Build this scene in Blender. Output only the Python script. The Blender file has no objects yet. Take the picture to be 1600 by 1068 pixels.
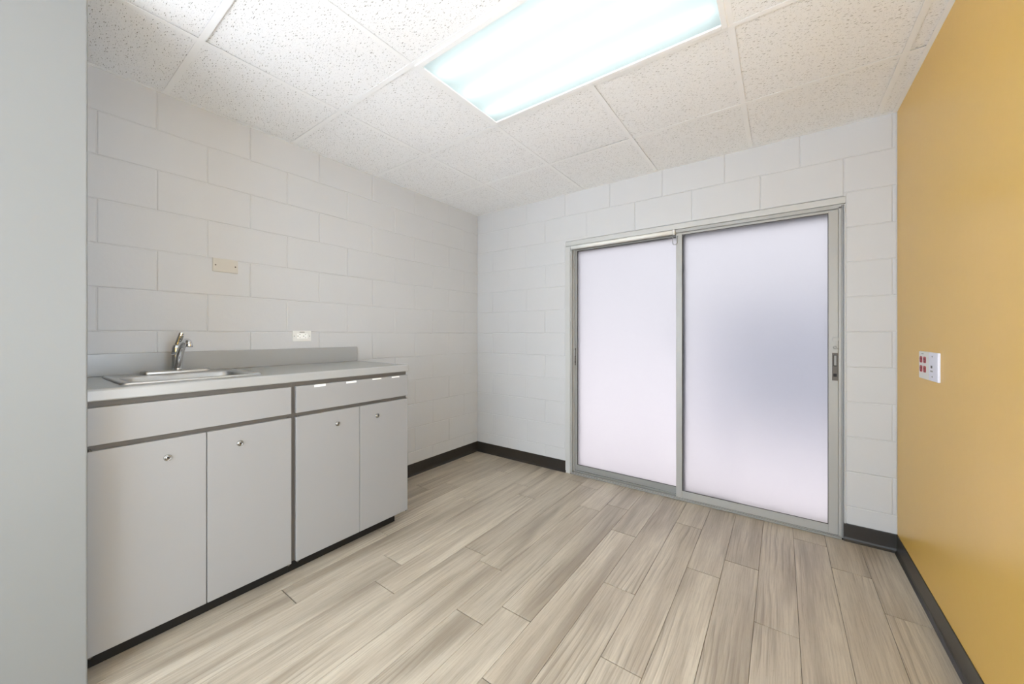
import bpy, bmesh, math, random
from mathutils import Vector, Matrix

random.seed(7)
C = bpy.context.scene.collection
SC = bpy.context.scene

# ------------------------------------------------------------------ camera
cam_data = bpy.data.cameras.new('camera')
cam_data.sensor_fit = 'HORIZONTAL'
cam_data.sensor_width = 36.0
cam_data.lens = 579.37 / 1600 * 36.0
cam_data.shift_y = -11.17 / 1600
cam_data.clip_start = 0.02
cam = bpy.data.objects.new('camera', cam_data)
cam.location = (2.547, -2.9005, 1.2006)
cam.rotation_euler = (math.radians(90.01), 0, math.radians(35.96))
C.objects.link(cam)
SC.camera = cam

# ------------------------------------------------------------------ daylight, lamps, exposure
SKY = (0.83, 0.945, 1.07, 1)
SKY_STRENGTH = 5.5
TUBE_STRENGTH = 2.5          # fluorescent tubes behind the opal diffuser
DIFFUSER_GLOW = 0.13           # light the opal diffuser itself gives off
world = bpy.data.worlds.new('overcast_sky')
world.use_nodes = True
bg = world.node_tree.nodes['Background']
bg.inputs[0].default_value = SKY
bg.inputs[1].default_value = SKY_STRENGTH
SC.world = world
sun_data = bpy.data.lights.new('sun', 'SUN')
sun_data.energy = 19.0
sun_data.angle = math.radians(2.0)
sun_data.color = (0.95, 0.98, 1.03)
sun = bpy.data.objects.new('sun', sun_data)
sun.rotation_euler = (math.radians(-6), math.radians(-38), 0)   # high, shining along the facade onto the paving
C.objects.link(sun)
SC.view_settings.view_transform = 'Standard'
SC.view_settings.look = 'None'
SC.view_settings.gamma = 1.0
SC.view_settings.use_curve_mapping = False
SC.view_settings.exposure = 0.56
try:
    SC.cycles.max_bounces = 16
    SC.cycles.diffuse_bounces = 8
    SC.cycles.transmission_bounces = 10
    SC.cycles.glossy_bounces = 6
    SC.cycles.sample_clamp_indirect = 8.0
except Exception:
    pass

# ------------------------------------------------------------------ materials
def srgb(r, g, b):
    f = lambda c: (c / 255 / 12.92) if c / 255 <= 0.04045 else ((c / 255 + 0.055) / 1.055) ** 2.4
    return (f(r), f(g), f(b), 1)

class NT:
    def __init__(s, name):
        s.m = bpy.data.materials.new(name)
        s.m.use_nodes = True
        s.t = s.m.node_tree
        s.b = s.t.nodes['Principled BSDF']
        s.out = s.t.nodes['Material Output']
    def n(s, kind, **kw):
        x = s.t.nodes.new(kind)
        for k, v in kw.items():
            setattr(x, k, v)
        return x
    def l(s, a, b):
        s.t.links.new(a, b)
    def math(s, op, a, b=None, c=None):
        x = s.n('ShaderNodeMath', operation=op)
        for i, v in enumerate((a, b, c)):
            if v is None:
                continue
            if isinstance(v, (int, float)):
                x.inputs[i].default_value = v
            else:
                s.l(v, x.inputs[i])
        return x.outputs[0]
    def mix(s, fac, a, b, blend='MIX'):
        x = s.n('ShaderNodeMix', data_type='RGBA', blend_type=blend)
        for sock, v in ((x.inputs[0], fac), (x.inputs[6], a), (x.inputs[7], b)):
            if isinstance(v, (int, float, tuple)):
                sock.default_value = v
            else:
                s.l(v, sock)
        return x.outputs[2]
    def pos(s, scale=(1, 1, 1), rot=(0, 0, 0), offset=None):
        g = s.n('ShaderNodeNewGeometry')
        src = g.outputs['Position']
        if offset is not None:
            a = s.n('ShaderNodeVectorMath', operation='ADD')
            s.l(src, a.inputs[0]); s.l(offset, a.inputs[1])
            src = a.outputs[0]
        mp = s.n('ShaderNodeMapping')
        mp.inputs['Scale'].default_value = scale
        mp.inputs['Rotation'].default_value = rot
        s.l(src, mp.inputs[0])
        return mp.outputs[0]
    def noise(s, vec, scale, detail=2.0, rough=0.5, dist=0.0):
        x = s.n('ShaderNodeTexNoise')
        x.inputs['Scale'].default_value = scale
        x.inputs['Detail'].default_value = detail
        x.inputs['Roughness'].default_value = rough
        x.inputs['Distortion'].default_value = dist
        s.l(vec, x.inputs['Vector'])
        return x.outputs[0]
    def ramp(s, v, a, b):
        x = s.n('ShaderNodeMapRange')
        x.inputs[1].default_value = a
        x.inputs[2].default_value = b
        s.l(v, x.inputs[0])
        return x.outputs[0]
    def bump(s, h, strength=0.3, dist=0.002):
        x = s.n('ShaderNodeBump')
        x.inputs['Strength'].default_value = strength
        x.inputs['Distance'].default_value = dist
        s.l(h, x.inputs['Height'])
        s.l(x.outputs[0], s.b.inputs['Normal'])
    def set(s, col=None, rough=None, metal=None, spec=None):
        if col is not None: s.b.inputs['Base Color'].default_value = col
        if rough is not None: s.b.inputs['Roughness'].default_value = rough
        if metal is not None: s.b.inputs['Metallic'].default_value = metal
        if spec is not None: s.b.inputs['Specular IOR Level'].default_value = spec
        return s

def painted(name, col, rough=0.5, bump=0.25, scale=60, var=0.03, spec=0.4):
    t = NT(name).set(col, rough, spec=spec)
    p = t.pos()
    n1 = t.noise(p, scale, 4, 0.6)
    n2 = t.noise(p, 3.0, 2)
    t.l(t.mix(t.ramp(n2, 0.3, 0.7), tuple(c * (1 - var) for c in col[:3]) + (1,), col), t.b.inputs['Base Color'])
    t.bump(n1, bump, 0.0015)
    return t.m

M = {}
M['block_paint'] = painted('painted_block', srgb(197, 197, 197), 0.55, 0.35, 45, 0.02)
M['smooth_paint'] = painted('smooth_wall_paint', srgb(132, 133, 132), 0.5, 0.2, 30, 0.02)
M['yellow_paint'] = painted('yellow_wall_paint', srgb(226, 182, 86), 0.32, 0.22, 26, 0.02, 0.5)
M['trim_paint'] = painted('grey_trim_paint', srgb(190, 190, 187), 0.4, 0.1, 30, 0.02)
M['laminate'] = painted('grey_laminate', srgb(154, 153, 152), 0.42, 0.05, 80, 0.015)
M['counter_laminate'] = painted('grey_counter_laminate', srgb(164, 164, 162), 0.26, 0.05, 120, 0.015, 0.5)
M['frame_laminate_shade'] = painted('laminate_painted_shade', srgb(100, 95, 89), 0.5, 0.05, 80, 0.02)  # cabinet laminate darkened: shade of the recessed gaps put into the colour
M['kick'] = painted('black_toe_kick', srgb(22, 19, 16), 0.6, 0.1, 40, 0.1)
M['cove_base'] = painted('black_brown_vinyl', srgb(46, 41, 36), 0.32, 0.12, 12, 0.15, 0.5)
M['tee'] = painted('white_enamelled_steel', srgb(244, 245, 246), 0.4, 0.02, 30, 0.01)
M['web_shade'] = painted('galvanised_steel_shade', srgb(88, 86, 84), 0.6, 0.0, 30, 0.05)  # tee webs, darkened so the slits above the flanges read as shade
M['raw_board'] = painted('raw_mineral_board', srgb(96, 90, 82), 0.9, 0.0, 30, 0.05)
M['plenum'] = painted('dark_plenum', srgb(60, 58, 55), 0.9, 0.0, 5, 0.05)
M['ivory'] = painted('ivory_plastic', srgb(196, 191, 181), 0.35, 0.02, 50, 0.01)
M['white_plastic'] = painted('white_plastic', srgb(226, 225, 220), 0.35, 0.02, 50, 0.01)
M['cool_plastic'] = painted('cool_white_plastic', srgb(226, 226, 238), 0.35, 0.02, 50, 0.01)
M['red_plastic'] = painted('red_plastic', srgb(168, 14, 38), 0.35, 0.02, 50, 0.02)
M['slot'] = painted('dark_slot', srgb(30, 26, 24), 0.6, 0.0, 50, 0.02)
M['paper'] = painted('white_paper', srgb(246, 246, 242), 0.8, 0.03, 90, 0.01)
M['concrete'] = painted('pale_concrete', srgb(230, 229, 230), 0.9, 0.2, 20, 0.05)
M['paving'] = painted('grey_paving', srgb(211, 211, 213), 0.9, 0.2, 20, 0.05)
M['outer_wall'] = painted('blue_grey_masonry', srgb(206, 213, 222), 0.9, 0.2, 20, 0.05)
M['subfloor'] = painted('dark_subfloor', srgb(58, 48, 40), 0.9, 0.1, 20, 0.05)
M['hinge'] = painted('dull_steel', srgb(92, 86, 80), 0.45, 0.0, 50, 0.05)

def metal(name, col, rough, stretch=(1, 1, 1), bump=0.05):
    t = NT(name).set(col, rough, 1.0)
    n = t.noise(t.pos(stretch), 60, 3)
    t.l(t.ramp(n, -1.0, 2.0), t.b.inputs['Roughness'])
    r = t.n('ShaderNodeMapRange')
    r.inputs[3].default_value = rough * 0.75
    r.inputs[4].default_value = rough * 1.25
    t.l(n, r.inputs[0])
    t.l(r.outputs[0], t.b.inputs['Roughness'])
    t.bump(n, bump, 0.0005)
    return t.m
M['chrome'] = metal('chrome', srgb(225, 225, 225), 0.08, bump=0.0)
M['lock_metal'] = metal('dull_chrome', srgb(168, 166, 162), 0.18, bump=0.0)
M['steel'] = metal('brushed_stainless', srgb(196, 196, 195), 0.4, (1, 12, 1))
M['aluminium'] = painted('satin_aluminium', srgb(166, 165, 161), 0.38, 0.03, 40, 0.02, 0.6)
M['aluminium_dark'] = painted('brushed_aluminium', srgb(144, 143, 139), 0.38, 0.03, 40, 0.02, 0.6)
M['gasket'] = painted('dark_gasket', srgb(70, 66, 62), 0.6, 0.0, 40, 0.05)

# acoustic tile: white board; shade inside fissures and pin holes is put into the colour
def acoustic():
    t = NT('acoustic_tile').set(srgb(238, 237, 234), 0.9, spec=0.2)
    oi = t.n('ShaderNodeObjectInfo')
    off = t.n('ShaderNodeVectorMath', operation='SCALE')
    cx = t.n('ShaderNodeCombineXYZ')
    t.l(oi.outputs['Random'], cx.inputs[0]); t.l(oi.outputs['Random'], cx.inputs[1])
    t.l(cx.outputs[0], off.inputs[0]); off.inputs[3].default_value = 37.0
    holes = None
    for rot, sc, th, seed in ((0.35, 52, 0.20, 3.1), (-0.5, 60, 0.17, 9.7)):
        p = t.pos((1, 4.2, 0), (0, 0, rot), off.outputs[0])
        v = t.n('ShaderNodeTexVoronoi', voronoi_dimensions='2D')
        v.inputs['Scale'].default_value = sc * 0.62
        v.inputs['Randomness'].default_value = 1.0
        nz = t.n('ShaderNodeTexNoise'); nz.inputs['Scale'].default_value = 90; t.l(p, nz.inputs['Vector'])
        d = t.n('ShaderNodeVectorMath', operation='MULTIPLY_ADD')
        t.l(nz.outputs['Color'], d.inputs[0]); d.inputs[1].default_value = (0.012, 0.02, 0)
        a = t.n('ShaderNodeVectorMath', operation='ADD'); t.l(p, a.inputs[0]); a.inputs[1].default_value = (seed, seed * 2, 0)
        t.l(a.outputs[0], d.inputs[2])
        t.l(d.outputs[0], v.inputs['Vector'])
        # only some cells carry a fissure
        sep = t.n('ShaderNodeSeparateColor'); t.l(v.outputs['Color'], sep.inputs[0])
        size = t.math('MULTIPLY', t.ramp(sep.outputs[0], 0.35, 1.0), th)
        h = t.math('SUBTRACT', size, v.outputs['Distance'])
        h = t.ramp(h, 0.0, 0.06)
        holes = h if holes is None else t.math('MAXIMUM', holes, h)
    p = t.pos((1, 1, 0), (0, 0, 0), off.outputs[0])
    v = t.n('ShaderNodeTexVoronoi', voronoi_dimensions='2D')
    v.inputs['Scale'].default_value = 150
    t.l(p, v.inputs['Vector'])
    sep = t.n('ShaderNodeSeparateColor'); t.l(v.outputs['Color'], sep.inputs[0])
    pin = t.ramp(t.math('SUBTRACT', t.math('MULTIPLY', t.ramp(sep.outputs[1], 0.45, 1.0), 0.23), v.outputs['Distance']), 0.0, 0.1)
    holes = t.math('MAXIMUM', holes, t.math('MULTIPLY', pin, 0.7))
    grain = t.noise(t.pos(), 160, 3)
    base = t.mix(t.ramp(grain, 0.3, 0.7), srgb(240, 241, 243), srgb(246, 247, 248))
    t.l(t.mix(t.math('MULTIPLY', holes, 0.85), base, srgb(132, 129, 124)), t.b.inputs['Base Color'])
    h = t.math('SUBTRACT', t.math('MULTIPLY', grain, 0.15), holes)
    t.bump(h, 0.5, 0.003)
    return t.m
M['tile'] = acoustic()

# vinyl oak planks, grain running along y
def oak():
    t = NT('pale_oak_plank').set(rough=0.36, spec=0.85)
    oi = t.n('ShaderNodeObjectInfo')
    cx = t.n('ShaderNodeCombineXYZ')
    t.l(t.math('MULTIPLY', oi.outputs['Random'], 31.0), cx.inputs[0])
    t.l(t.math('MULTIPLY', oi.outputs['Random'], 77.0), cx.inputs[1])
    off = cx.outputs[0]
    streak = t.noise(t.pos((1, 0.055, 0), offset=off), 17, 3, 0.55, 0.3)
    band = t.noise(t.pos((1, 0.12, 0), offset=off), 7, 2, 0.5, 0.4)
    fine = t.noise(t.pos((1, 0.03, 0), offset=off), 190, 3, 0.6)
    w = t.n('ShaderNodeTexWave', wave_type='BANDS', bands_direction='X', wave_profile='SAW')
    w.inputs['Scale'].default_value = 13
    w.inputs['Distortion'].default_value = 9
    w.inputs['Detail'].default_value = 2
    w.inputs['Detail Scale'].default_value = 0.7
    t.l(t.pos((1, 0.13, 0), offset=off), w.inputs['Vector'])
    pores = t.noise(t.pos((1, 0.09, 0), offset=off), 330, 2, 0.5)
    light, mid, dark = srgb(203, 190, 167), srgb(179, 164, 141), srgb(124, 107, 86)
    col = t.mix(t.ramp(streak, 0.36, 0.62), mid, light)
    col = t.mix(t.math('MULTIPLY', t.ramp(band, 0.48, 0.74), 0.64), col, dark)
    # cathedral figure only where the band noise says so
    fig = t.math('MULTIPLY', t.ramp(w.outputs['Fac'], 0.55, 1.0), t.ramp(t.noise(t.pos((1, 0.3, 0), offset=off), 5, 1), 0.48, 0.62))
    col = t.mix(t.math('MULTIPLY', fig, 0.6), col, dark)
    col = t.mix(t.math('MULTIPLY', t.ramp(fine, 0.42, 0.72), 0.4), col, dark)
    col = t.mix(t.math('MULTIPLY', t.ramp(pores, 0.6, 0.75), 0.25), col, dark)
    hs = t.n('ShaderNodeHueSaturation')
    t.l(t.ramp(oi.outputs['Random'], -6.0, 6.0), hs.inputs['Hue'])
    hs.inputs['Hue'].default_value = 0.5
    hs.inputs['Saturation'].default_value = 0.85
    for lk in list(hs.inputs['Hue'].links):
        t.t.links.remove(lk)
    r = t.n('ShaderNodeMapRange'); r.inputs[3].default_value = 0.94; r.inputs[4].default_value = 1.05
    t.l(oi.outputs['Random'], r.inputs[0])
    t.l(r.outputs[0], hs.inputs['Value'])
    t.l(col, hs.inputs['Color'])
    t.l(hs.outputs[0], t.b.inputs['Base Color'])
    rr = t.n('ShaderNodeMapRange'); rr.inputs[3].default_value = 0.26; rr.inputs[4].default_value = 0.40
    t.l(fine, rr.inputs[0]); t.l(rr.outputs[0], t.b.inputs['Roughness'])
    t.bump(t.math('ADD', fine, t.math('MULTIPLY', pores, -0.6)), 0.12, 0.001)
    return t.m
M['oak'] = oak()

def frosted():
    t = NT('frosted_glass')
    t.set((0.138, 0.120, 0.1165, 1), 0.62)
    t.b.inputs['Transmission Weight'].default_value = 1.0
    t.b.inputs['IOR'].default_value = 1.4
    t.bump(t.noise(t.pos(), 40, 2), 0.02, 0.001)
    return t.m
M['frosted'] = frosted()

def opal(name, glow):
    t = NT(name)
    em = t.n('ShaderNodeEmission')
    em.inputs[0].default_value = (0.86, 0.97, 1.0, 1)
    em.inputs[1].default_value = glow
    tr = t.n('ShaderNodeBsdfTranslucent')
    tr.inputs[0].default_value = (0.87, 0.93, 0.935, 1)
    add = t.n('ShaderNodeAddShader')
    t.l(em.outputs[0], add.inputs[0]); t.l(tr.outputs[0], add.inputs[1])
    t.l(add.outputs[0], t.out.inputs[0])
    return t.m
M['opal'] = opal('opal_diffuser', DIFFUSER_GLOW)
def tube_mat():
    t = NT('fluorescent_tube')
    em = t.n('ShaderNodeEmission')
    em.inputs[0].default_value = (0.95, 1.0, 1.01, 1)
    em.inputs[1].default_value = TUBE_STRENGTH
    t.l(em.outputs[0], t.out.inputs[0])
    return t.m
M['tube'] = tube_mat()

# ------------------------------------------------------------------ geometry helpers
class MB:
    """collects boxes, lathes and tubes in world coordinates; build() links them as one mesh object"""
    def __init__(s):
        s.v = []; s.f = []; s.sm = []
    def add(s, vs, fs, smooth=False):
        o = len(s.v)
        s.v += [tuple(p) for p in vs]
        s.f += [tuple(i + o for i in f) for f in fs]
        s.sm += [smooth] * len(fs)
        return s
    def box(s, x0, x1, y0, y1, z0, z1, b=0.0):
        x0, x1 = sorted((x0, x1)); y0, y1 = sorted((y0, y1)); z0, z1 = sorted((z0, z1))
        bm = bmesh.new()
        bmesh.ops.create_cube(bm, size=1.0)
        for v in bm.verts:
            v.co = ((x0 + x1) / 2 + v.co.x * (x1 - x0), (y0 + y1) / 2 + v.co.y * (y1 - y0), (z0 + z1) / 2 + v.co.z * (z1 - z0))
        if b > 0:
            bmesh.ops.bevel(bm, geom=bm.edges[:], offset=min(b, 0.45 * min(x1 - x0, y1 - y0, z1 - z0)), segments=2, profile=0.5, affect='EDGES')
        bm.verts.index_update()
        s.add([v.co[:] for v in bm.verts], [[v.index for v in f.verts] for f in bm.faces])
        bm.free()
        return s
    def lathe(s, prof, centre, axis, n=20, smooth=True):
        """prof: (radius, height) pairs along axis"""
        ax = Vector(axis).normalized()
        a = ax.orthogonal().normalized(); b = ax.cross(a)
        c = Vector(centre); vs = []; fs = []
        for r, h in prof:
            for i in range(n):
                t = 2 * math.pi * i / n
                vs.append(c + ax * h + (a * math.cos(t) + b * math.sin(t)) * r)
        for k in range(len(prof) - 1):
            for i in range(n):
                j = (i + 1) % n
                fs.append((k * n + i, k * n + j, (k + 1) * n + j, (k + 1) * n + i))
        fs.append(tuple(reversed(range(n))))
        fs.append(tuple((len(prof) - 1) * n + i for i in range(n)))
        return s.add(vs, fs, smooth)
    def tube(s, pts, rad, n=14, flat=1.0):
        pts = [Vector(p) for p in pts]
        if not isinstance(rad, (list, tuple)): rad = [rad] * len(pts)
        vs = []; fs = []; up = None
        for k, p in enumerate(pts):
            d = (pts[min(k + 1, len(pts) - 1)] - pts[max(k - 1, 0)]).normalized()
            if up is None:
                up = d.orthogonal().normalized()
                if abs(d.y) < 0.9:
                    up = Vector((0, 1, 0)) - d * d.y; up.normalize()
            up = (up - d * up.dot(d)).normalized()
            w = d.cross(up)
            for i in range(n):
                t = 2 * math.pi * i / n
                vs.append(p + (up * math.cos(t) + w * math.sin(t) * flat) * rad[k])
        for k in range(len(pts) - 1):
            for i in range(n):
                j = (i + 1) % n
                fs.append((k * n + i, k * n + j, (k + 1) * n + j, (k + 1) * n + i))
        fs.append(tuple(reversed(range(n))))
        fs.append(tuple((len(pts) - 1) * n + i for i in range(n)))
        return s.add(vs, fs, True)
    def prism(s, prof, a0, a1, place):
        """prof: 2-D outline; place(u, v, a) -> xyz; extruded from a0 to a1"""
        n = len(prof)
        vs = [place(u, v, a0) for u, v in prof] + [place(u, v, a1) for u, v in prof]
        fs = [(i, (i + 1) % n, n + (i + 1) % n, n + i) for i in range(n)]
        fs += [tuple(reversed(range(n))), tuple(range(n, 2 * n))]
        return s.add(vs, fs)
    def mesh(s, name, mat):
        me = bpy.data.meshes.new(name)
        me.from_pydata(s.v, [], s.f)
        me.polygons.foreach_set('use_smooth', s.sm)
        me.materials.append(mat)
        bm = bmesh.new(); bm.from_mesh(me)
        bmesh.ops.recalc_face_normals(bm, faces=bm.faces[:])
        bm.to_mesh(me); bm.free()
        me.update()
        return me
    def build(s, name, mat, parent=None):
        me = s.mesh(name, mat)
        return link(name, me, parent)

def wpos(o):
    p = Vector(o.location)
    while o.parent:
        o = o.parent
        p += Vector(o.location)
    return p

def link(name, me, parent=None, loc=None):
    """mesh in world coordinates (loc None) or about loc in world coordinates"""
    o = bpy.data.objects.new(name, me)
    C.objects.link(o)
    at = Vector(loc) if loc is not None else Vector((0, 0, 0))
    if parent is not None:
        o.parent = parent
        o.location = at - wpos(parent)
    else:
        o.location = at
    return o

def empty(name, loc):
    o = bpy.data.objects.new(name, None)
    o.empty_display_size = 0.05
    C.objects.link(o)
    o.location = loc
    return o

def thing(o, label, cat, group=None):
    o['label'] = label
    o['category'] = cat
    if group: o['group'] = group
    return o

def structure(o, label=None):
    o['kind'] = 'structure'
    if label: o['label'] = label
    return o

# ------------------------------------------------------------------ dimensions
W = 3.066          # left wall to yellow wall
H = 2.430          # ceiling
NEAR = -4.50       # wall behind the camera
U = 0.2032         # block course
# the glazed opening
OX0, OX1, OZ1 = 1.0217, 2.853, 2.014
PX, PY = 0.68, -2.731   # end of the partition left of the camera

# ------------------------------------------------------------------ block walls
JOINT = 0.0026
block_cache = {}
def block_mesh(w, h):
    key = (round(w, 4), round(h, 4))
    if key not in block_cache:
        # local: x along the wall, y out of the wall (towards -y = room), z up; rear on y = 0
        rings = [(0.0010, 0.0), (0.0026, -JOINT * 0.55), (0.0042, -JOINT * 0.88), (0.0062, -JOINT)]
        vs = []; fs = []
        for g, d in rings:
            x, z = w / 2 - g, h / 2 - g
            vs += [(-x, d, -z), (x, d, -z), (x, d, z), (-x, d, z)]
        for k in range(len(rings) - 1):
            for i in range(4):
                j = (i + 1) % 4
                fs.append((k * 4 + i, k * 4 + j, k * 4 + 4 + j, k * 4 + 4 + i))
        n = len(rings) * 4
        fs.append((n - 4, n - 3, n - 2, n - 1))
        mb = MB(); mb.add(vs, fs)
        me = bpy.data.meshes.new('block')
        me.from_pydata(mb.v, [], mb.f)
        me.materials.append(M['block_paint'])
        me.update()
        block_cache[key] = me
    return block_cache[key]

def lay_block(parent, a0, a1, z0, z1, side):
    """a0..a1 along the wall; side 'back' -> along x on y=0, 'left' -> along -y on x=0"""
    if a1 - a0 < 0.012 or z1 - z0 < 0.012: return
    me = block_mesh(a1 - a0, z1 - z0)
    d = random.uniform(-0.0007, 0.0007)
    if side == 'back':
        o = link('block', me, parent, ((a0 + a1) / 2, JOINT + d, (z0 + z1) / 2))
    else:
        o = link('block', me, parent, (-JOINT - d, (-a0 - a1) / 2, (z0 + z1) / 2))
        o.rotation_euler = (0, 0, math.radians(90))
    o.rotation_euler.x += random.uniform(-0.0012, 0.0012)

wall_left = structure(MB().box(-0.2, -JOINT, NEAR - 0.2, 0.2, -0.1, 2.62).build('wall_left', M['block_paint']),
                      'left wall of white painted concrete blocks above the counter')
wb = MB()
wb.box(-0.2, OX0, JOINT, 0.2, -0.1, 2.62)
wb.box(OX1, W + 0.25, JOINT, 0.2, -0.1, 2.62)
wb.box(OX0, OX1, JOINT, 0.2, OZ1, 2.62)
wall_back = structure(wb.build('wall_back', M['block_paint']), 'back wall of white painted concrete blocks around the sliding door')

for c in range(12):
    z0, z1 = c * U, (c + 1) * U
    # left wall: joints on even multiples in odd courses
    start = 0 if c % 2 else -1
    k = start
    while k * U < -PY + 0.02:
        a0, a1 = max(k * U, 0.0), min((k + 2) * U, -PY + 0.3)
        lay_block(wall_left, a0, a1, z0, z1, 'left')
        k += 2
    # back wall: joints on odd multiples in odd courses
    k = -1 if c % 2 else 0
    while k * U < W:
        a0, a1 = max(k * U, 0.0), min((k + 2) * U, W)
        if z0 < OZ1 - 0.001:
            zt = min(z1, OZ1) if False else z1
            if a0 < OX0:
                lay_block(wall_back, a0, min(a1, OX0), z0, z1, 'back')
            if a1 > OX1:
                lay_block(wall_back, max(a0, OX1), a1, z0, z1, 'back')
        else:
            b0 = z0
            if a0 >= OX0 - 0.5 * U and a1 <= OX1 + 0.5 * U and c == 10:
                b0 = OZ1
            lay_block(wall_back, a0, a1, b0, z1, 'back')
        k += 2

# smooth walls
structure(MB().box(W, W + 0.25, -2.05, 0.0, -0.1, 2.62).box(W, W + 0.25, NEAR - 0.2, -2.95, -0.1, 2.62).box(W, W + 0.25, -2.95, -2.05, 2.12, 2.62).box(W, W + 0.25, -2.95, -2.05, -0.1, 0.45).build('wall_right', M['yellow_paint']),  # unseen opening beside the camera, added to let daylight in
          'smooth mustard yellow wall on the right')
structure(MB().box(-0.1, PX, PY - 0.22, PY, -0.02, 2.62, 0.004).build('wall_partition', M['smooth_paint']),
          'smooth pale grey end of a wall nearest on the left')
nb = MB()
nb.box(-0.2, 0.40, NEAR - 0.2, NEAR, -0.1, 2.62); nb.box(2.96, W + 0.25, NEAR - 0.2, NEAR, -0.1, 2.62)
nb.box(0.40, 2.96, NEAR - 0.2, NEAR, 2.30, 2.62); nb.box(0.40, 2.96, NEAR - 0.2, NEAR, -0.1, 0.30)  # unseen opening, added as a daylight source for the room
structure(nb.build('wall_near', M['smooth_paint']), 'smooth pale grey wall with a wide opening added behind the camera to let daylight in')

# ------------------------------------------------------------------ floor
floor = structure(MB().box(-0.2, W + 0.25, NEAR - 0.2, 0.2, -0.1, -0.004).build('floor', M['subfloor']),
                  'floor of pale oak look planks running towards the glass door')
PW, PL = 0.1513, 1.223
joint_y = [-0.30, -0.95, -0.78, -0.315, -0.90, -0.45, -0.605, -0.13, -0.18, -0.505, -0.375, -0.686,
           -1.179, -0.36, -0.817, -0.63, -1.046, -0.15, -0.38, -0.663, -0.2]
plank_cache = {}
def plank_mesh(w, l):
    key = (round(w, 4), round(l, 4))
    if key not in plank_cache:
        gx, gy, b, z = 0.0007, 0.0020, 0.0006, 0.0
        rings = [(0.0, 0.0, -0.004), (0.0, 0.0, -0.0007), (0.0008, 0.0008, 0.0)]
        vs = []; fs = []
        for ax, ay, h in rings:
            x, y = w / 2 - gx - ax, l / 2 - gy - ay
            vs += [(-x, -y, h), (x, -y, h), (x, y, h), (-x, y, h)]
        for k in range(2):
            for i in range(4):
                j = (i + 1) % 4
                fs.append((k * 4 + i, k * 4 + j, k * 4 + 4 + j, k * 4 + 4 + i))
        fs.append((8, 9, 10, 11))
        me = bpy.data.meshes.new('plank')
        me.from_pydata(vs, [], fs)
        me.materials.append(M['oak'])
        plank_cache[key] = me
    return plank_cache[key]
for i in range(-1, 21):
    x0 = max(0.0343 + i * PW, 0.0); x1 = min(0.0343 + (i + 1) * PW, W)
    if x1 - x0 < 0.01: continue
    y = joint_y[max(i, 0)] + PL
    while y > NEAR:
        y1, y0 = min(y, 0.0), max(y - PL, NEAR)
        if y1 - y0 > 0.01:
            link('plank', plank_mesh(x1 - x0, y1 - y0), floor, ((x0 + x1) / 2, (y0 + y1) / 2, 0))
        y -= PL

# ------------------------------------------------------------------ ceiling: slab, tees, lay-in tiles
ceiling = structure(MB().box(-0.2, W + 0.25, NEAR - 0.2, 0.2, 2.58, 2.62).build('ceiling', M['plenum']),
                    'suspended ceiling of white fissured tiles in a white grid')
gx = [0.0, 0.580, 1.185, 1.787, 2.385, 2.987, W]
gy = [0.0, -0.5745, -1.190, -1.800, -2.4085, -3.019, -3.629, -4.239, NEAR]
TW = 0.012          # half width of a tee
lights = [(2, 2)]                             # (column, row) of the left half of the fitting
def in_light(ci, ri):
    return any(ri == r and ci in (c, c + 1) for c, r in lights)
def second(o, mat, test):
    me = o.data if hasattr(o, 'data') else o
    me.materials.append(mat)
    for p in me.polygons:
        if test(p.center): p.material_index = 1
    return o
# main tees along x, one per grid line; cross tees between them
for yy in gy[1:-1]:
    second(MB().box(0.0, W, yy - TW, yy + TW, H, H + 0.0012).box(0, W, yy - 0.001, yy + 0.001, H + 0.0012, H + 0.035).build('main_tee', M['tee'], ceiling), M['web_shade'], lambda c: c.z > H + 0.00115)
for ci in range(1, len(gx) - 1):
    for ri in range(len(gy) - 1):
        if in_light(ci - 1, ri) and in_light(ci, ri): continue
        xx = gx[ci]
        second(MB().box(xx - TW, xx + TW, gy[ri + 1] + TW, gy[ri] - TW, H + 0.0002, H + 0.0014).box(xx - 0.001, xx + 0.001, gy[ri + 1] + TW, gy[ri] - TW, H + 0.0014, H + 0.03).build('cross_tee', M['tee'], ceiling), M['web_shade'], lambda c: c.z > H + 0.00135)
AW = 0.019
MB().box(0.0, AW, NEAR, 0, H - 0.0012, H).build('wall_angle', M['tee'], ceiling)
MB().box(W - AW, W, NEAR, 0, H - 0.0012, H).build('wall_angle', M['tee'], ceiling)
MB().box(AW, W - AW, -AW, 0, H - 0.0012, H).build('wall_angle', M['tee'], ceiling)
for ci in range(len(gx) - 1):
    for ri in range(len(gy) - 1):
        if in_light(ci, ri): continue
        x0, x1, y0, y1 = gx[ci], gx[ci + 1], gy[ri + 1], gy[ri]
        x0 += 0.006; x1 -= 0.006; y0 += 0.006; y1 -= 0.006
        o = MB().box(x0 - (x0 + x1) / 2, x1 - (x0 + x1) / 2, y0 - (y0 + y1) / 2, y1 - (y0 + y1) / 2, 0, 0.015, 0.0012).mesh('ceiling_tile', M['tile'])
        second(o, M['raw_board'], lambda c: c.z > 0.0013)
        t = link('ceiling_tile', o, ceiling, ((x0 + x1) / 2, (y0 + y1) / 2, H + 0.0036))
        t.rotation_euler = (random.uniform(-1, 1) * 0.0024 / (y1 - y0), random.uniform(-1, 1) * 0.0022 / (x1 - x0), 0)

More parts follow.
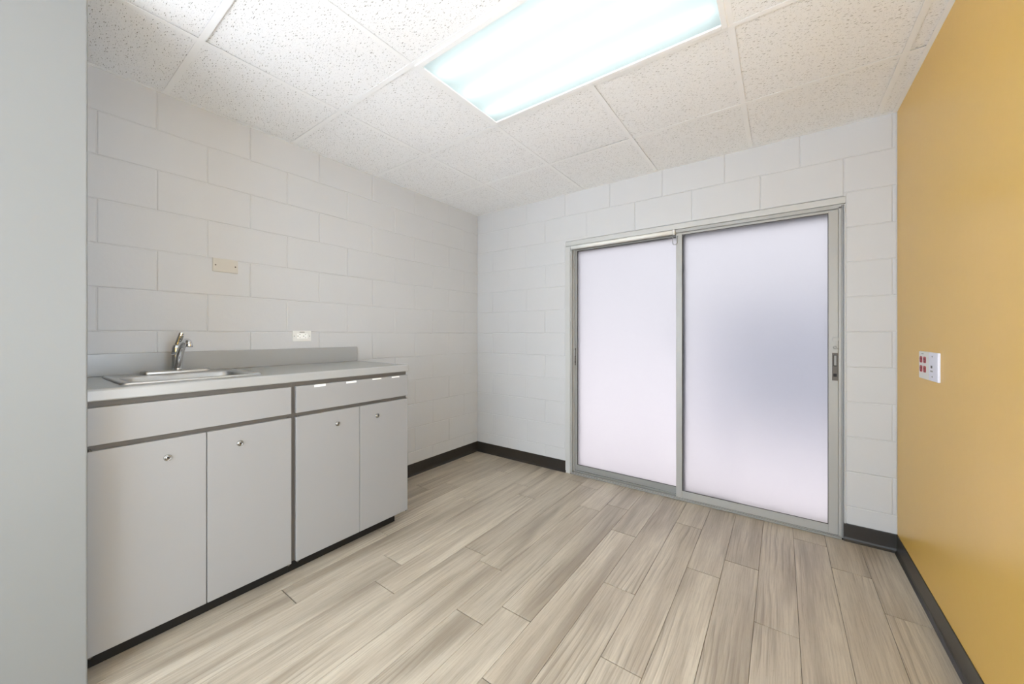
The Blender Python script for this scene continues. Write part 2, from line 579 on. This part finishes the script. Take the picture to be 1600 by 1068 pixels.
# ------------------------------------------------------------------ ceiling lights
def troffer(col, row, label, glow_mat, tubes):
    x0, x1, y0, y1 = gx[col] + 0.002, gx[col + 2] - 0.002, gy[row + 1] + 0.002, gy[row] - 0.002
    x0 += TW * 0.6; x1 -= TW * 0.6; y0 += TW * 0.6; y1 -= TW * 0.6
    cx, cy = (x0 + x1) / 2, (y0 + y1) / 2
    root = thing(empty('ceiling_light', (cx, cy, H)), label, 'ceiling light')
    # housing, open underneath
    hb = MB(); zt = H + 0.115
    hb.box(x0, x1, y0, y1, zt, zt + 0.003)
    hb.box(x0, x0 + 0.002, y0, y1, H + 0.004, zt); hb.box(x1 - 0.002, x1, y0, y1, H + 0.004, zt)
    hb.box(x0, x1, y0, y0 + 0.002, H + 0.004, zt); hb.box(x0, x1, y1 - 0.002, y1, H + 0.004, zt)
    hb.build('housing', M['aluminium'], root)
    fl = 0.021                                    # door frame of the fitting
    dx0, dx1, dy0, dy1 = x0 + fl, x1 - fl, y0 + fl + 0.004, y1 - fl
    fb = MB(); za, zb = H - 0.004, H + 0.004
    for (a, b, c, d) in ((x0, dx0, y0, y1), (dx1, x1, y0, y1), (dx0, dx1, y0, dy0), (dx0, dx1, dy1, y1)):
        fb.box(a, b, c, d, za, zb, 0.0015)
    fb.build('door_frame', M['tee'], root)
    MB().box(dx0 - 0.004, dx1 + 0.004, dy0 - 0.004, dy1 + 0.004, H + 0.0042, H + 0.0062).build('diffuser', glow_mat, root)
    if tubes:
        for f in (0.17, 0.5, 0.83):
            yy = dy0 + (dy1 - dy0) * f
            MB().lathe([(0.004, 0), (0.0125, 0.002), (0.0125, x1 - x0 - 0.062), (0.004, x1 - x0 - 0.06)], (x0 + 0.03, yy, H + 0.047), (1, 0, 0), 12).build('fluorescent_tube', M['tube'], root)
    return root
troffer(2, 2, 'lit rectangular fluorescent panel light with white frame in the tile ceiling', M['opal'], True)

# ------------------------------------------------------------------ baseboards (vinyl cove)
COVE = [(0.0, 0.102), (0.0025, 0.102), (0.0035, 0.098), (0.0035, 0.022), (0.006, 0.011), (0.0115, 0.004), (0.0135, 0.0008), (0.0, 0.0008)]
def cove(name, a0, a1, place, label):
    structure(MB().prism(COVE, a0, a1, place).build(name, M['cove_base'])).__setitem__('label', label)
cove('baseboard_left', -1.30, 0.0, lambda u, v, a: (u, a, v), 'dark vinyl cove base along the left wall')
cove('baseboard_back_left', 0.0, 1.027, lambda u, v, a: (a, -u, v), 'dark vinyl cove base left of the glass door')
cove('baseboard_back_right', 2.843, W, lambda u, v, a: (a, -u, v), 'dark vinyl cove base right of the glass door')
cove('baseboard_right', NEAR, 0.0, lambda u, v, a: (W - u, a, v), 'dark vinyl cove base under the yellow wall')

# ------------------------------------------------------------------ sliding glass door
door = structure(empty('door_1', (1.94, 0.05, 0)), 'sliding glass door with two frosted panes in an aluminium frame')
AL, AD = M['aluminium'], M['aluminium_dark']
# painted filler strips between masonry and frame
MB().box(OX0, 1.0665, -0.004, 0.14, 0, 1.968, 0.002).build('jamb_strip', M['trim_paint'], door)
MB().box(OX0, OX1, -0.003, 0.012, 1.972, OZ1 - 0.0035, 0.0015).box(OX0, OX1, 0.012, 0.14, 1.968, OZ1).build('head_strip', M['trim_paint'], door)
MB().box(2.8465, OX1 - 0.0005, -0.003, 0.14, 0, 1.968, 0.001).build('jamb_strip', M['trim_paint'], door)
# aluminium frame
MB().box(1.067, 1.0800, 0.004, 0.13, 0.0, 1.968, 0.001).box(1.080, 1.095, 0.082, 0.13, 0.0, 1.968).box(1.080, 1.088, 0.036, 0.046, 0.012, 1.95, 0.001).build('frame_jamb', AL, door)
MB().box(2.836, 2.8462, 0.022, 0.13, 0.0, 1.968, 0.001).box(2.812, 2.836, 0.036, 0.13, 0.0, 1.968).box(2.822, 2.836, 0.004, 0.012, 0.012, 1.957, 0.001).build('frame_jamb', AL, door)
MB().box(1.0805, 2.8355, 0.004, 0.014, 1.948, 1.968, 0.001).box(1.0805, 2.8355, 0.014, 0.13, 1.958, 1.968, 0.001).box(1.0805, 2.8355, 0.042, 0.047, 1.946, 1.958).box(1.0955, 2.8115, 0.082, 0.13, 1.925, 1.9575).build('frame_head', AL, door)
MB().box(1.0805, 2.8355, -0.010, 0.13, 0.0015, 0.012, 0.002).box(1.0805, 2.8355, 0.0, 0.006, 0.012, 0.018).box(1.0805, 2.8355, 0.042, 0.047, 0.012, 0.022).box(1.0955, 2.8115, 0.082, 0.13, 0.0122, 0.040).build('sill_track', AD, door)

def panel(x0, x1, y0, y1, z0, z1, sl, sr, rb, rt, mats):
    """frame of one sliding panel with its pane as a sub-part"""
    mb = MB()
    mb.box(x0, x0 + sl, y0, y1, z0, z1, 0.0015)
    mb.box(x1 - sr, x1, y0, y1, z0, z1, 0.0015)
    mb.box(x0 + sl, x1 - sr, y0 + 0.001, y1 - 0.001, z0, z0 + rb, 0.0015)
    mb.box(x0 + sl, x1 - sr, y0 + 0.001, y1 - 0.001, z1 - rt, z1, 0.0015)
    f = mb.build('door_panel', mats, door)
    ym = (y0 + y1) / 2
    MB().box(x0 + sl - 0.004, x1 - sr + 0.004, ym - 0.003, ym + 0.003, z0 + rb - 0.004, z1 - rt + 0.004).build('glass_pane', M['frosted'], f)
    # dark glazing gasket around the pane
    g = MB()
    a, b, c, d = x0 + sl, x1 - sr, z0 + rb, z1 - rt
    for q in ((a, a + 0.0025, c, d), (b - 0.0025, b, c, d), (a, b, c, c + 0.0015), (a, b, d - 0.0025, d)):
        g.box(q[0], q[1], y0 + 0.004, ym - 0.0031, q[2], q[3])
    g.build('gasket', M['gasket'], f)
    return f
left_panel = panel(1.064 + 0.017, 1.975, 0.050, 0.080, 0.0225, 1.945, 0.027, 0.043, 0.046, 0.014, AD)
right_panel = panel(1.9245, 2.8205, 0.004, 0.034, 0.0185, 1.942, 0.0405, 0.044, 0.050, 0.013, AL)

def flush_pull(panel_obj, x, y, z0, z1, w):
    """recessed pull with a thumb latch above, on a door stile (front face on y)"""
    mb = MB()
    mb.box(x - w / 2, x + w / 2, y - 0.004, y, z0, z1, 0.001)
    h = mb.build('flush_pull', M['hinge'], panel_obj)
    MB().box(x - w * 0.28, x + w * 0.28, y - 0.0046, y - 0.0038, z0 + (z1 - z0) * 0.52, z1 - 0.012).build('finger_recess', M['slot'], panel_obj)
    MB().box(x - w * 0.16, x + w * 0.22, y - 0.0052, y - 0.0044, z0 + (z1 - z0) * 0.55, z1 - 0.016).build('recess_lip', AD, panel_obj)
    MB().box(x - w * 0.3, x + w * 0.3, y - 0.0055, y - 0.0035, z0 + (z1 - z0) * 0.14, z0 + (z1 - z0) * 0.25, 0.0006).build('pull_screw', M['slot'], panel_obj)
    return h
flush_pull(right_panel, 2.806, 0.004, 0.930, 1.094, 0.026)
MB().lathe([(0.009, 0), (0.009, 0.006), (0.007, 0.008)], (2.806, 0.004, 1.126), (0, -1, 0), 16).box(2.800, 2.822, -0.006, -0.001, 1.117, 1.124, 0.001).build('thumb_latch', AD, right_panel)
MB().box(2.795, 2.822, -0.001, 0.004, 1.166, 1.185, 0.001).build('latch_keeper', AL, right_panel)
flush_pull(left_panel, 1.0905, 0.050, 0.935, 1.085, 0.016)
MB().lathe([(0.006, 0), (0.006, 0.006)], (1.0905, 0.050, 1.112), (0, -1, 0), 14).build('thumb_latch', AD, left_panel)
# tubular track cover over the fixed half and its hanging loop
MB().tube([(1.081, -0.004, 1.952), (1.30, -0.004, 1.952), (1.60, -0.004, 1.952), (1.905, -0.004, 1.952)], 0.0165, 18).lathe([(0.0185, 0), (0.0185, 0.012), (0.012, 0.016)], (1.905, -0.004, 1.952), (1, 0, 0), 18).build('track_cover', M['white_plastic'], door)
lp = [(1.906 + 0.0, -0.010, 1.935), (1.905, -0.012, 1.90), (1.905, -0.012, 1.872)]
for i in range(1, 8):
    a = math.pi + math.pi * i / 8
    lp.append((1.920 + 0.015 * math.cos(a), -0.012, 1.872 + 0.012 * math.sin(a)))
lp += [(1.935, -0.012, 1.872), (1.935, -0.012, 1.91), (1.938, -0.006, 1.922)]
MB().tube(lp, 0.0028, 8).build('pull_loop', M['aluminium_dark'], door)

# ------------------------------------------------------------------ outside: blurred behind the frosted panes, plus paving added for bounce light
structure(MB().box(-9, 12, 0.2, 16, -0.12, -0.03).build('floor_courtyard', M['paving']), 'paving blurred behind the frosted glass')
structure(MB().box(-9, 12, -18, NEAR - 0.2, -0.12, -0.03).build('floor_added_near', M['paving']), 'grey paving added outside the unseen opening behind the camera')  # added to bounce daylight in through the rear opening
structure(MB().box(W + 0.25, 12, NEAR - 0.2, 0.2, -0.12, -0.03).build('floor_added_right', M['concrete']), 'pale paving added outside the unseen opening in the yellow wall')  # added, kept pale to bounce daylight in through the side opening
structure(MB().box(1.7, 7.5, 2.5, 2.7, -0.03, 1.6, 0.01).build('wall_outside', M['outer_wall']), 'blurred blue grey shape beyond the frosted glass door')

# ------------------------------------------------------------------ base cabinets
LAM, FR = M['laminate'], M['frame_laminate_shade']
FX = 0.600                      # front of doors
FZ0, FZ1 = 0.077, 0.967
def cabinet(y0, y1, label, doors, drawer, hinge_sides, locks, toe_y1):
    """carcass of panels with a recessed face frame; doors and drawer front overlay it"""
    root = thing(empty('base_cabinet', (0.30, (y0 + y1) / 2, 0)), label, 'cabinet')
    cb = MB(); t = 0.016
    cb.box(0.02, 0.562, y0, y0 + t, FZ0, FZ1); cb.box(0.02, 0.562, y1 - t, y1, FZ0, FZ1)
    cb.box(0.02, 0.562, y0 + t, y1 - t, FZ0, FZ0 + t); cb.box(0.02, 0.026, y0 + t, y1 - t, FZ0 + t, FZ1)
    cb.build('carcass', LAM, root)
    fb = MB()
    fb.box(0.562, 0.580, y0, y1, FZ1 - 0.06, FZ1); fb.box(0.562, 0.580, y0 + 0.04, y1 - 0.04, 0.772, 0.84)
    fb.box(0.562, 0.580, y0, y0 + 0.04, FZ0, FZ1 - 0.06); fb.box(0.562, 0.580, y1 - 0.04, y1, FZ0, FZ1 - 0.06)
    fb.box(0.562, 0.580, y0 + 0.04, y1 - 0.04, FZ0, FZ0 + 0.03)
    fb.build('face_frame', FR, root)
    MB().box(0.05, 0.530, y0, toe_y1, 0.0015, FZ0).build('toe_kick', M['kick'], root)
    dr = MB().box(0.5805, FX, drawer[0], drawer[1], 0.8125, 0.9445, 0.0015).build('drawer_front', LAM, root)
    for (a, b), hs, ly in zip(doors, hinge_sides, locks):
        d = MB().box(0.5805, FX, a, b, FZ0, 0.793, 0.0015).build('door', LAM, root)
        hy = (a + 0.010) if hs == 'left' else (b - 0.010)
        for hz, nm in ((0.793, 1), (FZ0, -1)):
            MB().box(0.575, FX + 0.0015, hy - 0.006, hy + 0.006, hz - (0.0 if nm > 0 else 0.002), hz + (0.002 if nm > 0 else 0.0), 0.0006).lathe([(0.0035, 0), (0.0035, 0.007)], (FX - 0.006, hy, hz if nm > 0 else hz - 0.007), (0, 0, 1), 10).build('hinge', M['hinge'], d)
        lk = MB().lathe([(0.0125, 0), (0.0125, 0.0035), (0.0105, 0.0055), (0.0088, 0.0055), (0.0085, 0.0035), (0.0075, 0.0035), (0.007, 0.0058), (0.0005, 0.0060)], (FX, ly, 0.7195), (1, 0, 0), 24).box(FX + 0.0056, FX + 0.0064, ly - 0.001, ly + 0.001, 0.7155, 0.7235).build('cam_lock', M['lock_metal'], d)
        MB().lathe([(0.0034, 0), (0.0034, 0.0006)], (FX + 0.0060, ly, 0.7205), (1, 0, 0), 12).build('keyhole', M['slot'], lk)
        lk['label'] = 'small round chrome lock'
    return root
cabinet(-2.729, -2.051, 'grey base cabinet with two doors below the sink', [(-2.7285, -2.3950), (-2.3922, -2.0620)], (-2.7288, -2.0620),
        ('left', 'right'), (-2.5163, -2.2762), -2.051)
cabinet(-2.0505, -1.361, 'grey base cabinet with drawer and two doors at the right end of the counter', [(-2.0400, -1.6985), (-1.6957, -1.3620)], (-2.0400, -1.3620),
        ('left', 'right'), (-1.8278, -1.5836), -1.410)
# paper stickers on the drawer front
for i, (a, b, z0, z1, lab) in enumerate((
        (-1.9520, -1.8930, 0.9315, 0.9430, 'white paper sticker nearest the sink on the drawer front'),
        (-1.7785, -1.7180, 0.9320, 0.9425, 'white paper sticker second from the sink on the drawer front'),
        (-1.6170, -1.5560, 0.9360, 0.9430, 'thin white paper sticker third from the sink on the drawer front'),
        (-1.4830, -1.4260, 0.9345, 0.9430, 'white paper sticker nearest the right end of the drawer front'))):
    o = MB().box(FX, FX + 0.0008, a, b, z0, z1).build('paper_sticker', M['paper'])
    thing(o, lab, 'sticker', 'paper stickers along the top of the drawer front')

# ------------------------------------------------------------------ countertop with a sink cut-out
CT, CU = 1.010, 0.967
SX0, SX1, SY0, SY1 = 0.095, 0.520, -2.636, -2.157     # outer rim of the sink
HX0, HX1, HY0, HY1 = SX0 + 0.012, SX1 - 0.012, SY0 + 0.012, SY1 - 0.012
CY0, CY1 = -2.7295, -1.358
top = thing(empty('countertop', (0.30, (CY0 + CY1) / 2, CU)), 'long grey laminate countertop with a low backsplash on the grey cabinets', 'countertop')
mb = MB()
FXC = 0.603
# front nosing as a rounded profile, rest as slabs round the cut-out
nose = [(0.56, CU), (FXC - 0.003, CU), (FXC, CU + 0.004), (FXC, CT - 0.007), (FXC - 0.002, CT - 0.002), (FXC - 0.007, CT), (0.56, CT)]
mb.prism(nose, CY0, CY1, lambda u, v, a: (u, a, v))
mb.box(0.001, 0.56, CY0, HY0, CU, CT); mb.box(0.001, 0.56, HY1, CY1, CU, CT)
mb.box(0.001, HX0, HY0, HY1, CU, CT); mb.box(HX1, 0.56, HY0, HY1, CU, CT)
mb.build('slab', M['counter_laminate'], top)
MB().box(0.001, 0.020, CY0, CY1, CT, 1.113, 0.002).build('backsplash', M['counter_laminate'], top)

# ------------------------------------------------------------------ sink
def rrect(x0, x1, y0, y1, r, z, n=6):
    pts = []
    for cx, cy, a0 in ((x1 - r, y1 - r, 0), (x0 + r, y1 - r, 90), (x0 + r, y0 + r, 180), (x1 - r, y0 + r, 270)):
        for i in range(n + 1):
            a = math.radians(a0 + 90 * i / n)
            pts.append((cx + r * math.cos(a), cy + r * math.sin(a), z))
    return pts
def loft(rings, smooth=True, cap_last=True):
    n = len(rings[0]); vs = [p for r in rings for p in r]; fs = []
    for k in range(len(rings) - 1):
        for i in range(n):
            j = (i + 1) % n
            fs.append((k * n + i, k * n + j, (k + 1) * n + j, (k + 1) * n + i))
    if cap_last: fs.append(tuple((len(rings) - 1) * n + i for i in range(n)))
    return MB().add(vs, fs, smooth)
sink = thing(empty('sink', ((SX0 + SX1) / 2, (SY0 + SY1) / 2, CT)), 'stainless steel drop in sink set into the grey countertop', 'sink')
BX0, BX1, BY0, BY1 = 0.205, 0.488, -2.602, -2.192
rim = loft([rrect(SX0, SX1, SY0, SY1, 0.022, CT + 0.0004), rrect(SX0 + 0.001, SX1 - 0.001, SY0 + 0.001, SY1 - 0.001, 0.022, CT + 0.005),
            rrect(SX0 + 0.005, SX1 - 0.005, SY0 + 0.005, SY1 - 0.005, 0.020, CT + 0.0075), rrect(SX0 + 0.012, SX1 - 0.012, SY0 + 0.012, SY1 - 0.012, 0.018, CT + 0.0065),
            rrect(SX0 + 0.016, SX1 - 0.016, SY0 + 0.016, SY1 - 0.016, 0.018, CT + 0.005),
            rrect(BX0 - 0.008, BX1 + 0.008, BY0 - 0.008, BY1 + 0.008, 0.056, CT + 0.005),
            rrect(BX0 - 0.003, BX1 + 0.003, BY0 - 0.003, BY1 + 0.003, 0.053, CT + 0.003),
            rrect(BX0, BX1, BY0, BY1, 0.05, CT - 0.003)], cap_last=False)
rim.build('rim', M['steel'], sink)
dc = ((BX0 + BX1) / 2, (BY0 + BY1) / 2)
basin = loft([rrect(BX0, BX1, BY0, BY1, 0.05, CT - 0.003), rrect(BX0 + 0.004, BX1 - 0.004, BY0 + 0.004, BY1 - 0.004, 0.05, CT - 0.10),
              rrect(BX0 + 0.010, BX1 - 0.010, BY0 + 0.010, BY1 - 0.010, 0.05, CT - 0.145), rrect(BX0 + 0.03, BX1 - 0.03, BY0 + 0.03, BY1 - 0.03, 0.045, CT - 0.16),
              rrect(dc[0] - 0.05, dc[0] + 0.05, dc[1] - 0.05, dc[1] + 0.05, 0.049, CT - 0.163)])
basin.build('basin', M['steel'], sink)
MB().lathe([(0.044, 0), (0.044, 0.003), (0.036, 0.003), (0.034, 0.0008), (0.001, 0.0008)], (dc[0], dc[1], CT - 0.163), (0, 0, 1), 24).build('drain', M['chrome'], sink)

# ------------------------------------------------------------------ faucet
fc = (0.128, -2.392)
fz = CT + 0.0062
faucet = thing(empty('faucet', (fc[0], fc[1], fz)), 'chrome single lever faucet with low arched spout behind the sink', 'faucet')
dp = loft([rrect(fc[0] - 0.029, fc[0] + 0.029, -2.520, -2.258, 0.027, fz), rrect(fc[0] - 0.029, fc[0] + 0.029, -2.520, -2.258, 0.027, fz + 0.006),
           rrect(fc[0] - 0.026, fc[0] + 0.026, -2.517, -2.261, 0.024, fz + 0.011), rrect(fc[0] - 0.020, fc[0] + 0.020, -2.511, -2.267, 0.018, fz + 0.012)])
dp.build('deck_plate', M['steel'], faucet)
bz = fz + 0.012
MB().lathe([(0.0215, 0), (0.0215, 0.004), (0.0195, 0.008), (0.0190, 0.070), (0.0196, 0.074), (0.0190, 0.077)], (fc[0] - 0.002, fc[1], bz), (0, 0, 1), 24).build('body', M['chrome'], faucet)
hz = bz + 0.078
lever = MB().lathe([(0.0190, 0), (0.0188, 0.014), (0.0172, 0.030), (0.0135, 0.042), (0.008, 0.048), (0.001, 0.050)], (fc[0] - 0.002, fc[1], hz), (0, 0, 1), 24)
lever.tube([(fc[0] - 0.003, fc[1] + 0.003, hz + 0.026), (fc[0] + 0.001, fc[1] + 0.008, hz + 0.050), (fc[0] + 0.008, fc[1] + 0.013, hz + 0.078), (fc[0] + 0.015, fc[1] + 0.018, hz + 0.102), (fc[0] + 0.017, fc[1] + 0.020, hz + 0.109)],
           [0.0160, 0.0142, 0.0124, 0.0114, 0.006], 16, 0.7)
lv = lever.build('lever', M['chrome'], faucet)
# grip grooves along the lever
for q in range(5):
    f = 0.25 + 0.15 * q
    px = fc[0] + 0.0025 + (0.014) * f; py = fc[1] + 0.008 + 0.010 * f; pz = hz + 0.050 + 0.052 * f
    MB().tube([(px - 0.001, py - 0.0095, pz - 0.001), (px + 0.0078, py - 0.004, pz), (px + 0.0078, py + 0.004, pz + 0.001), (px, py + 0.0095, pz + 0.001)], 0.0016, 6).build('grip_ridge', M['slot'], lv)
sp = []
ctrl = [(fc[0] + 0.020, fc[1] + 0.002, bz + 0.012), (fc[0] + 0.030, fc[1] + 0.003, bz + 0.045), (fc[0] + 0.052, fc[1] + 0.004, bz + 0.085),
        (fc[0] + 0.088, fc[1] + 0.006, bz + 0.122), (fc[0] + 0.128, fc[1] + 0.008, bz + 0.141), (fc[0] + 0.158, fc[1] + 0.009, bz + 0.141), (fc[0] + 0.173, fc[1] + 0.010, bz + 0.128)]
def cr(p, n=6):
    p = [Vector(q) for q in p]; out = []
    for i in range(len(p) - 1):
        a, b, c, d = p[max(i - 1, 0)], p[i], p[i + 1], p[min(i + 2, len(p) - 1)]
        for k in range(n):
            t = k / n
            out.append(0.5 * ((2 * b) + (-a + c) * t + (2 * a - 5 * b + 4 * c - d) * t * t + (-a + 3 * b - 3 * c + d) * t ** 3))
    out.append(p[-1]); return out
path = cr(ctrl)
MB().tube(path, [0.0150 - 0.0025 * k / (len(path) - 1) for k in range(len(path))], 18).build('spout', M['chrome'], faucet)
MB().lathe([(0.016, 0), (0.0165, 0.008), (0.014, 0.014)], (fc[0] + 0.019, fc[1] + 0.002, bz), (0, 0, 1), 20).build('spout_collar', M['chrome'], faucet)
MB().lathe([(0.0125, 0), (0.0135, 0.002), (0.0135, 0.014), (0.0115, 0.017)], (fc[0] + 0.173, fc[1] + 0.010, bz + 0.116), (0, 0, 1), 20).build('aerator', M['chrome'], faucet)

# ------------------------------------------------------------------ wall plates
# blank ivory plate, left wall
bp = thing(empty('blank_wall_plate', (0, -2.1545, 1.591)), 'blank ivory wall plate with two screws on the block wall above the counter', 'wall plate')
MB().box(0.0, 0.007, -2.2140, -2.0950, 1.5535, 1.6285, 0.0025).build('plate', M['ivory'], bp)
for yy in (-2.2010, -2.1085):
    MB().lathe([(0.0038, 0), (0.0038, 0.001), (0.003, 0.0014)], (0.007, yy, 1.590), (1, 0, 0), 14).build('screw', M['hinge'], bp)
# duplex outlet, left wall
ou = thing(empty('wall_outlet', (0, -1.741, 1.193)), 'white horizontal duplex outlet on the block wall above the backsplash', 'outlet')
MB().box(0.0, 0.006, -1.7990, -1.6830, 1.1585, 1.2275, 0.0022).build('plate', M['white_plastic'], ou)
MB().box(0.006, 0.0085, -1.7750, -1.7070, 1.1760, 1.2095, 0.001).build('receptacle', M['paper'], ou)
for c_ in (-1.7590, -1.7235):
    MB().box(0.0085, 0.009, c_ - 0.0005, c_ + 0.0065, 1.2015, 1.2040).box(0.0085, 0.009, c_ + 0.0005, c_ + 0.0065, 1.1820, 1.1842).lathe([(0.0027, 0), (0.0027, 0.0005)], (0.0085, c_ - 0.0085, 1.1930), (1, 0, 0), 12).build('socket_slots', M['slot'], ou)
for yy in (-1.7890, -1.6930):
    MB().lathe([(0.003, 0), (0.003, 0.001), (0.002, 0.0014)], (0.006, yy, 1.193), (1, 0, 0), 12).build('screw', M['aluminium_dark'], ou)
MB().box(0.006, 0.0064, -1.7565, -1.7250, 1.2165, 1.2205).build('printed_label', M['hinge'], ou)
# red quad outlet, yellow wall
rq = thing(empty('red_outlet', (W, -0.5, 1.067)), 'white wall plate with four red sockets on the yellow wall', 'outlet')
MB().box(W - 0.008, W, -0.574, -0.431, 1.0060, 1.1275, 0.003).build('plate', M['white_plastic'], rq)
for yy in (-0.4665, -0.5185):
    for zz in (1.0910, 1.0500):
        r_ = MB()
        pts = []
        for i in range(20):
            a = 2 * math.pi * i / 20
            pts.append((max(-0.0165, min(0.0165, 0.020 * math.cos(a))), max(-0.0145, min(0.0145, 0.0165 * math.sin(a)))))
        r_.prism(pts, W - 0.0095, W - 0.008, lambda u, v, a, yy=yy, zz=zz: (a, yy + u, zz + v))
        rr_ = r_.build('receptacle', M['red_plastic'], rq)
        MB().box(W - 0.0101, W - 0.0095, yy - 0.009, yy - 0.006, zz - 0.002, zz + 0.008).box(W - 0.0101, W - 0.0095, yy + 0.005, yy + 0.008, zz - 0.002, zz + 0.008).lathe([(0.003, 0), (0.003, 0.0006)], (W - 0.0095, yy, zz - 0.008), (-1, 0, 0), 10).build('socket_slots', M['slot'], rr_)
MB().box(W - 0.0086, W - 0.008, -0.500, -0.472, 1.1150, 1.1190).build('printed_label', M['aluminium_dark'], rq)
# data plate beside it
dpp = thing(empty('data_wall_plate', (W, -0.635, 1.067)), 'white box shaped wall plate with small jacks on the yellow wall beside the red sockets', 'wall plate')
MB().box(W - 0.009, W, -0.688, -0.577, 1.0070, 1.1270, 0.003).build('plate', M['cool_plastic'], dpp)
MB().box(W - 0.0105, W - 0.009, -0.622, -0.606, 1.0610, 1.0720, 0.0005).build('jack', M['hinge'], dpp)
MB().box(W - 0.0100, W - 0.009, -0.628, -0.600, 1.0450, 1.0515, 0.0004).build('jack_label', M['aluminium_dark'], dpp)
for zz in (1.1100, 1.0260):
    MB().lathe([(0.0035, 0), (0.0035, 0.001), (0.0025, 0.0015)], (W - 0.009, -0.622, zz), (-1, 0, 0), 12).build('screw', M['aluminium_dark'], dpp)
